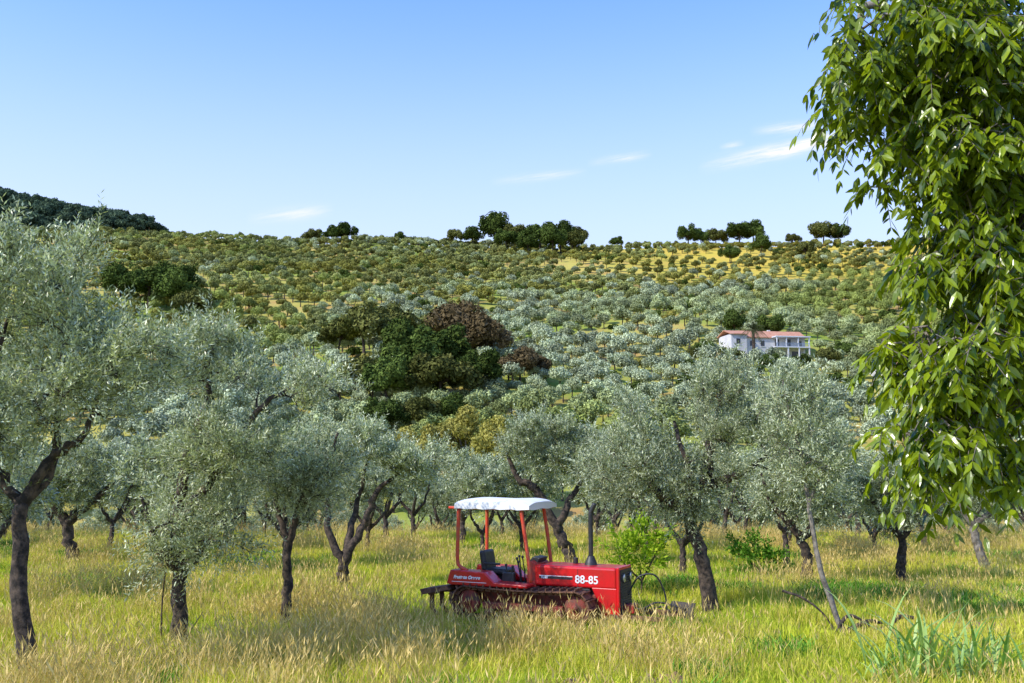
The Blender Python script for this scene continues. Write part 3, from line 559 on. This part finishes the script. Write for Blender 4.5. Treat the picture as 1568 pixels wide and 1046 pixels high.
pipe('muffler_base',[(1.1,.05,1.02),(1.1,.05,1.1),(1.1,.05,1.22)],[.14,.11,.05],black,14)
pipe('air_precleaner',[(.75,.15,1.02),(.75,.15,1.1),(.75,.15,1.16)],[.05,.05,.05],black,14)
pipe('hose_1',[(1.8,.1,.5),(2.0,.15,.85),(2.3,.2,.9),(2.45,.3,.6),(2.5,.3,.25)],.016,black,8)
pipe('hose_2',[(1.8,-.05,.4),(2.1,-.05,.3),(2.4,.1,.42),(2.9,.2,.3)],.018,black,8)
pipe('hose_3',[(1.8,.2,.35),(2.05,.2,.22),(2.35,.4,.3),(2.6,.4,.2)],.018,black,8)
def plate(name,C,hw,hh,curve,m,rz):
    a=Acc(); t=np.linspace(-1,1,9); u=np.array([-1,1.]); V=[]
    for th in (0,.02):
        for zz in t:
            for uu in u: V.append((C[0]+(curve*zz**2+th)*math.cos(rz)-uu*hw*math.sin(rz),C[1]+uu*hw*math.cos(rz)+(curve*zz**2+th)*math.sin(rz),C[2]+zz*hh*(1 if uu<0 else .55)))
    F=[(2*i,2*i+1,2*i+3,2*i+2) for i in range(8)]+[(18+2*i,18+2*i+2,18+2*i+3,18+2*i+1) for i in range(8)]
    for i in range(8): F+=[(2*i,2*i+2,18+2*i+2,18+2*i),(2*i+1,18+2*i+1,18+2*i+3,2*i+3)]
    F+=[(0,18,19,1),(16,17,35,34)]
    a.add(V,F,0); return par(a.obj(name,[m]))
plate('dozer_blade',(2.75,.35,.26),.5,.2,.05,grey,R(40))
box('blade_arm',(1.6,.28,.16),(2.7,.36,.26),rust,.01); box('blade_arm_near',(1.6,-.36,.14),(2.6,-.28,.22),rust,.01)
pipe('linkage_bar_1',[(-1.4,-.3,.5),(-2.0,-.4,.46)],.035,rust); pipe('linkage_bar_2',[(-1.4,.3,.5),(-2.0,.35,.46)],.035,rust); pipe('tool_bar',[(-1.95,-.75,.46),(-1.95,.75,.46)],.05,rust)
for i,yv in enumerate((-.65,-.25,.15,.55)): prism('ripper_tine_%d'%i,[(-2.0,.54),(-1.92,.54),(-1.9,.15),(-1.75,.02),(-1.85,.02),(-2.0,.16)],yv-.02,yv+.02,rust,.004)
prism('ripper_plate',[(-1.55,.62),(-2.15,.52),(-2.1,.42),(-1.5,.54)],-.8,-.3,rust,.006)
pipe('top_link',[(-1.4,0,.75),(-1.95,0,.5)],.03,redfade)
# ---------------------------------------------------------------- farmhouse
wall=simple('white_stucco',(.62,.61,.60),.9,(.50,.49,.48),.4,bump=.1)
tile=simple('terracotta_roof',(.46,.20,.11),.9,(.58,.30,.18),1.5,bump=.8,bs=4)
dark=simple('window_dark',(.03,.035,.045),.2); blue=simple('blue_shutter',(.25,.33,.45),.6); stone=simple('white_trim',(.65,.65,.66),.8)
def house(name,x,y,z,parts):
    global T
    T=bpy.data.objects.new(name,None); COL.objects.link(T); T.location=(x,y,z)
    parts()
def gable(name,x0,x1,y0,y1,z,h,axis,m,ov=.4,th=.18):
    yc=(y0+y1)/2
    for sg,nm in ((-1,'_front'),(1,'_back')):
        ye=y0-ov if sg<0 else y1+ov; a=Acc(); dz=-h*ov/((y1-y0)/2)
        V=[(x0-ov,ye,z+dz),(x1+ov,ye,z+dz),(x1+ov,yc,z+h),(x0-ov,yc,z+h)]; V+=[(q[0],q[1],q[2]+th) for q in V]
        a.add(V,[(0,3,2,1),(4,5,6,7),(0,1,5,4),(1,2,6,5),(2,3,7,6),(3,0,4,7)]); par(a.obj(name+nm,[m]))
def parts():
    z0=-3
    box('wall_left_wing',(-10.3,0,z0),(-6.3,8,5.6),wall,0); gable('roof_left_wing',-10.3,-6.3,0,8,5.6,1.2,'x',tile)
    box('wall_main',(-6.29,2,z0),(10,9,5.1),wall,0); gable('roof_main',-6.2,10,2,9,5.15,1.9,'x',tile)
    box('veranda_floor',(1,-.8,2.3),(10,2,2.55),stone,0); box('veranda_roof_slab',(1.0,-.9,5.0),(10.2,1.99,5.25),stone,0)
    for i,xx in enumerate((1.2,4.1,7,9.7)): box('veranda_post_%d'%i,(xx,-.7,-2),(xx+.28,-.45,2.3),stone,0); 
    for i,xx in enumerate((1.2,3.7,6.8,9.7)): box('veranda_post_up_%d'%i,(xx,-.7,2.55),(xx+.25,-.45,5.0),stone,0)
    for i in range(22): box('rail_%d'%i,(1.1+i*.4,-.75,2.55),(1.16+i*.4,-.7,3.4),blue,0)
    box('hand_rail',(1,-.76,3.4),(10,-.69,3.47),blue,0)
    for i,(xx,zz,w,h) in enumerate([(-4.6,2.8,1,1.4),(-1.8,2.8,1,1.4),(2,2.6,1.1,2.1),(5,2.6,1.2,2.1),(8,2.9,1.1,1.4),(-4.6,-.2,1,1.4),(2.5,-.6,2.4,2.2),(6.4,-.6,2.4,2.2)]):
        box('window_%d'%i,(xx,1.96,zz),(xx+w,2.01,zz+h),dark,0); box('window_sill_%d'%i,(xx-.1,1.85,zz-.12),(xx+w+.1,2.0,zz-.003),stone,0)
    for i,(xx,zz) in enumerate([(-9,3),(-9,0)]): box('wing_window_%d'%i,(xx,-.04,zz),(xx+1,.01,zz+1.4),dark,0); box('wing_sill_%d'%i,(xx-.1,-.15,zz-.12),(xx+1.1,-.002,zz-.003),stone,0)
    box('chimney',(2,6,5.5),(2.7,6.7,7.6),wall,.03)
house('farmhouse',56.3,215,25.4,parts); T.scale=(.88,.88,.85); T.rotation_euler=(0,0,R(10))
def parts2():
    box('walls',(-5,0,-3),(5,7,4.2),wall,0); gable('roof',-5,5,0,7,4.2,1.5,'x',tile)
    for i,xx in enumerate((-3.6,-.5,2.6)): box('window_%d'%i,(xx,-.04,2),(xx+1,.01,3.3),dark,0)
house('small_farmhouse',77,193,16.6,parts2)
# palm
a=Acc(); rg=np.random.RandomState(9); a.tube(catmull([(0,0,-2),(.1,0,2),(0,0,5)],5),np.linspace(.35,.28,11),9,0,.2,rg)
for i in range(60):
    az=rg.rand()*6.28; el=rg.uniform(-.6,1.2); d=np.array([math.cos(az)*math.cos(el),math.sin(az)*math.cos(el),math.sin(el)]); Lf=rg.uniform(2.5,3.3)
    t=np.linspace(0,1,14)[:,None]; C=np.array([0,0,5])+d*Lf*t+np.array([0,0,-1.5])*t**2.2; s=unit(np.cross(d,[0,0,1.]))
    for sg in (-1,1):
        V=[]
        for j in range(14): V+=[C[j],C[j]+s*sg*.07+[0,0,.0],C[j]+s*sg*.55*math.sin(math.pi*(.15+.8*j/13))+d*.3-[0,0,.22],C[j]+d*.08]
        a.add(V,np.arange(len(V)).reshape(-1,4),1,np.full(len(V),rg.rand()))
pal=leafmat('palm_leaf',(.08,.10,.04),(.18,.19,.10),0); po=a.obj('palm_tree',[bark,pal]); po.location=(51.0,209,25.6)
# ---------------------------------------------------------------- sky, sun, camera
sd=unit(np.array([-.68,-.36,.64])); el=math.asin(sd[2])
W=bpy.data.worlds.new('World'); S.world=W; W.use_nodes=True; nt=W.node_tree; nt.nodes.clear()
wo=nt.nodes.new('ShaderNodeOutputWorld'); bg=nt.nodes.new('ShaderNodeBackground'); sk=nt.nodes.new('ShaderNodeTexSky'); sk.sky_type='NISHITA'; sk.sun_disc=False
sk.sun_elevation=el; sk.sun_rotation=math.atan2(sd[0],sd[1])%(2*math.pi); sk.altitude=100; sk.air_density=1.0; sk.dust_density=.6; sk.ozone_density=1.5
bg.inputs['Strength'].default_value=.15
tc=nt.nodes.new('ShaderNodeTexCoord'); s3=nt.nodes.new('ShaderNodeSeparateXYZ'); nt.links.new(tc.outputs['Generated'],s3.inputs[0])
yv=mth(nt,'MAXIMUM',s3.outputs[1],.05); az=mth(nt,'DIVIDE',s3.outputs[0],yv); ev=mth(nt,'DIVIDE',s3.outputs[2],yv)
cb=nt.nodes.new('ShaderNodeCombineXYZ'); nt.links.new(mth(nt,'MULTIPLY',az,22),cb.inputs[0]); nt.links.new(mth(nt,'MULTIPLY',mth(nt,'SUBTRACT',ev,mth(nt,'MULTIPLY',az,.18)),190),cb.inputs[1])
nz=noise(nt,1.0,8,.68,cb.outputs[0]); tot=None
for a0,e0,a1,e1,th,st in [(.20,.302,.37,.338,.007,1.6),(.25,.339,.33,.347,.005,.9),(.08,.305,.14,.314,.004,.6),(-.02,.285,.07,.295,.004,.5),(-.27,.246,-.19,.255,.006,.7),(.215,.322,.24,.326,.003,.6)]:
    t=mth(nt,'DIVIDE',mth(nt,'SUBTRACT',az,a0),a1-a0); ln=mth(nt,'ADD',mth(nt,'MULTIPLY',t,e1-e0),e0); dd=mth(nt,'DIVIDE',mth(nt,'SUBTRACT',ev,ln),th)
    g_=mth(nt,'EXPONENT',mth(nt,'MULTIPLY',mth(nt,'MULTIPLY',dd,dd),-1)); r1=mth(nt,'MULTIPLY',ramp(nt,t,-.05,.5),ramp(nt,t,1.1,.7))
    m_=mth(nt,'MULTIPLY',mth(nt,'MULTIPLY',g_,r1),st); tot=m_ if tot is None else mth(nt,'ADD',tot,m_)
cl=mth(nt,'MULTIPLY',tot,ramp(nt,nz,.3,.6),clamp=True)
base_c=mix(nt,1,sk.outputs[0],(1.05,1.6,2.75),'MULTIPLY')
zf=mth(nt,'DIVIDE',mth(nt,'MAXIMUM',s3.outputs[2],0),.335); hz=mth(nt,'MULTIPLY',mth(nt,'EXPONENT',mth(nt,'MULTIPLY',mth(nt,'POWER',zf,3),-1)),.96)
base_c=mix(nt,hz,base_c,(5.5,6.1,6.6))
sc=mix(nt,cl,base_c,(6.9,6.9,7.0)); nt.links.new(sc,bg.inputs[0]); nt.links.new(bg.outputs[0],wo.inputs[0])
sl=bpy.data.lights.new('sun','SUN'); sl.energy=5; sl.angle=R(.5); sl.color=(1,.94,.82); so=bpy.data.objects.new('sun',sl); COL.objects.link(so)
so.rotation_euler=Vector(sd).to_track_quat('Z','Y').to_euler(); so.location=(-30,-5,40)
cam=bpy.data.cameras.new('camera'); cam.lens=35; cam.sensor_width=36; cam.clip_end=8000; cam.clip_start=.1
co=bpy.data.objects.new('camera',cam); COL.objects.link(co); co.location=(0,0,3); co.rotation_euler=(R(96.8),0,0); S.camera=co
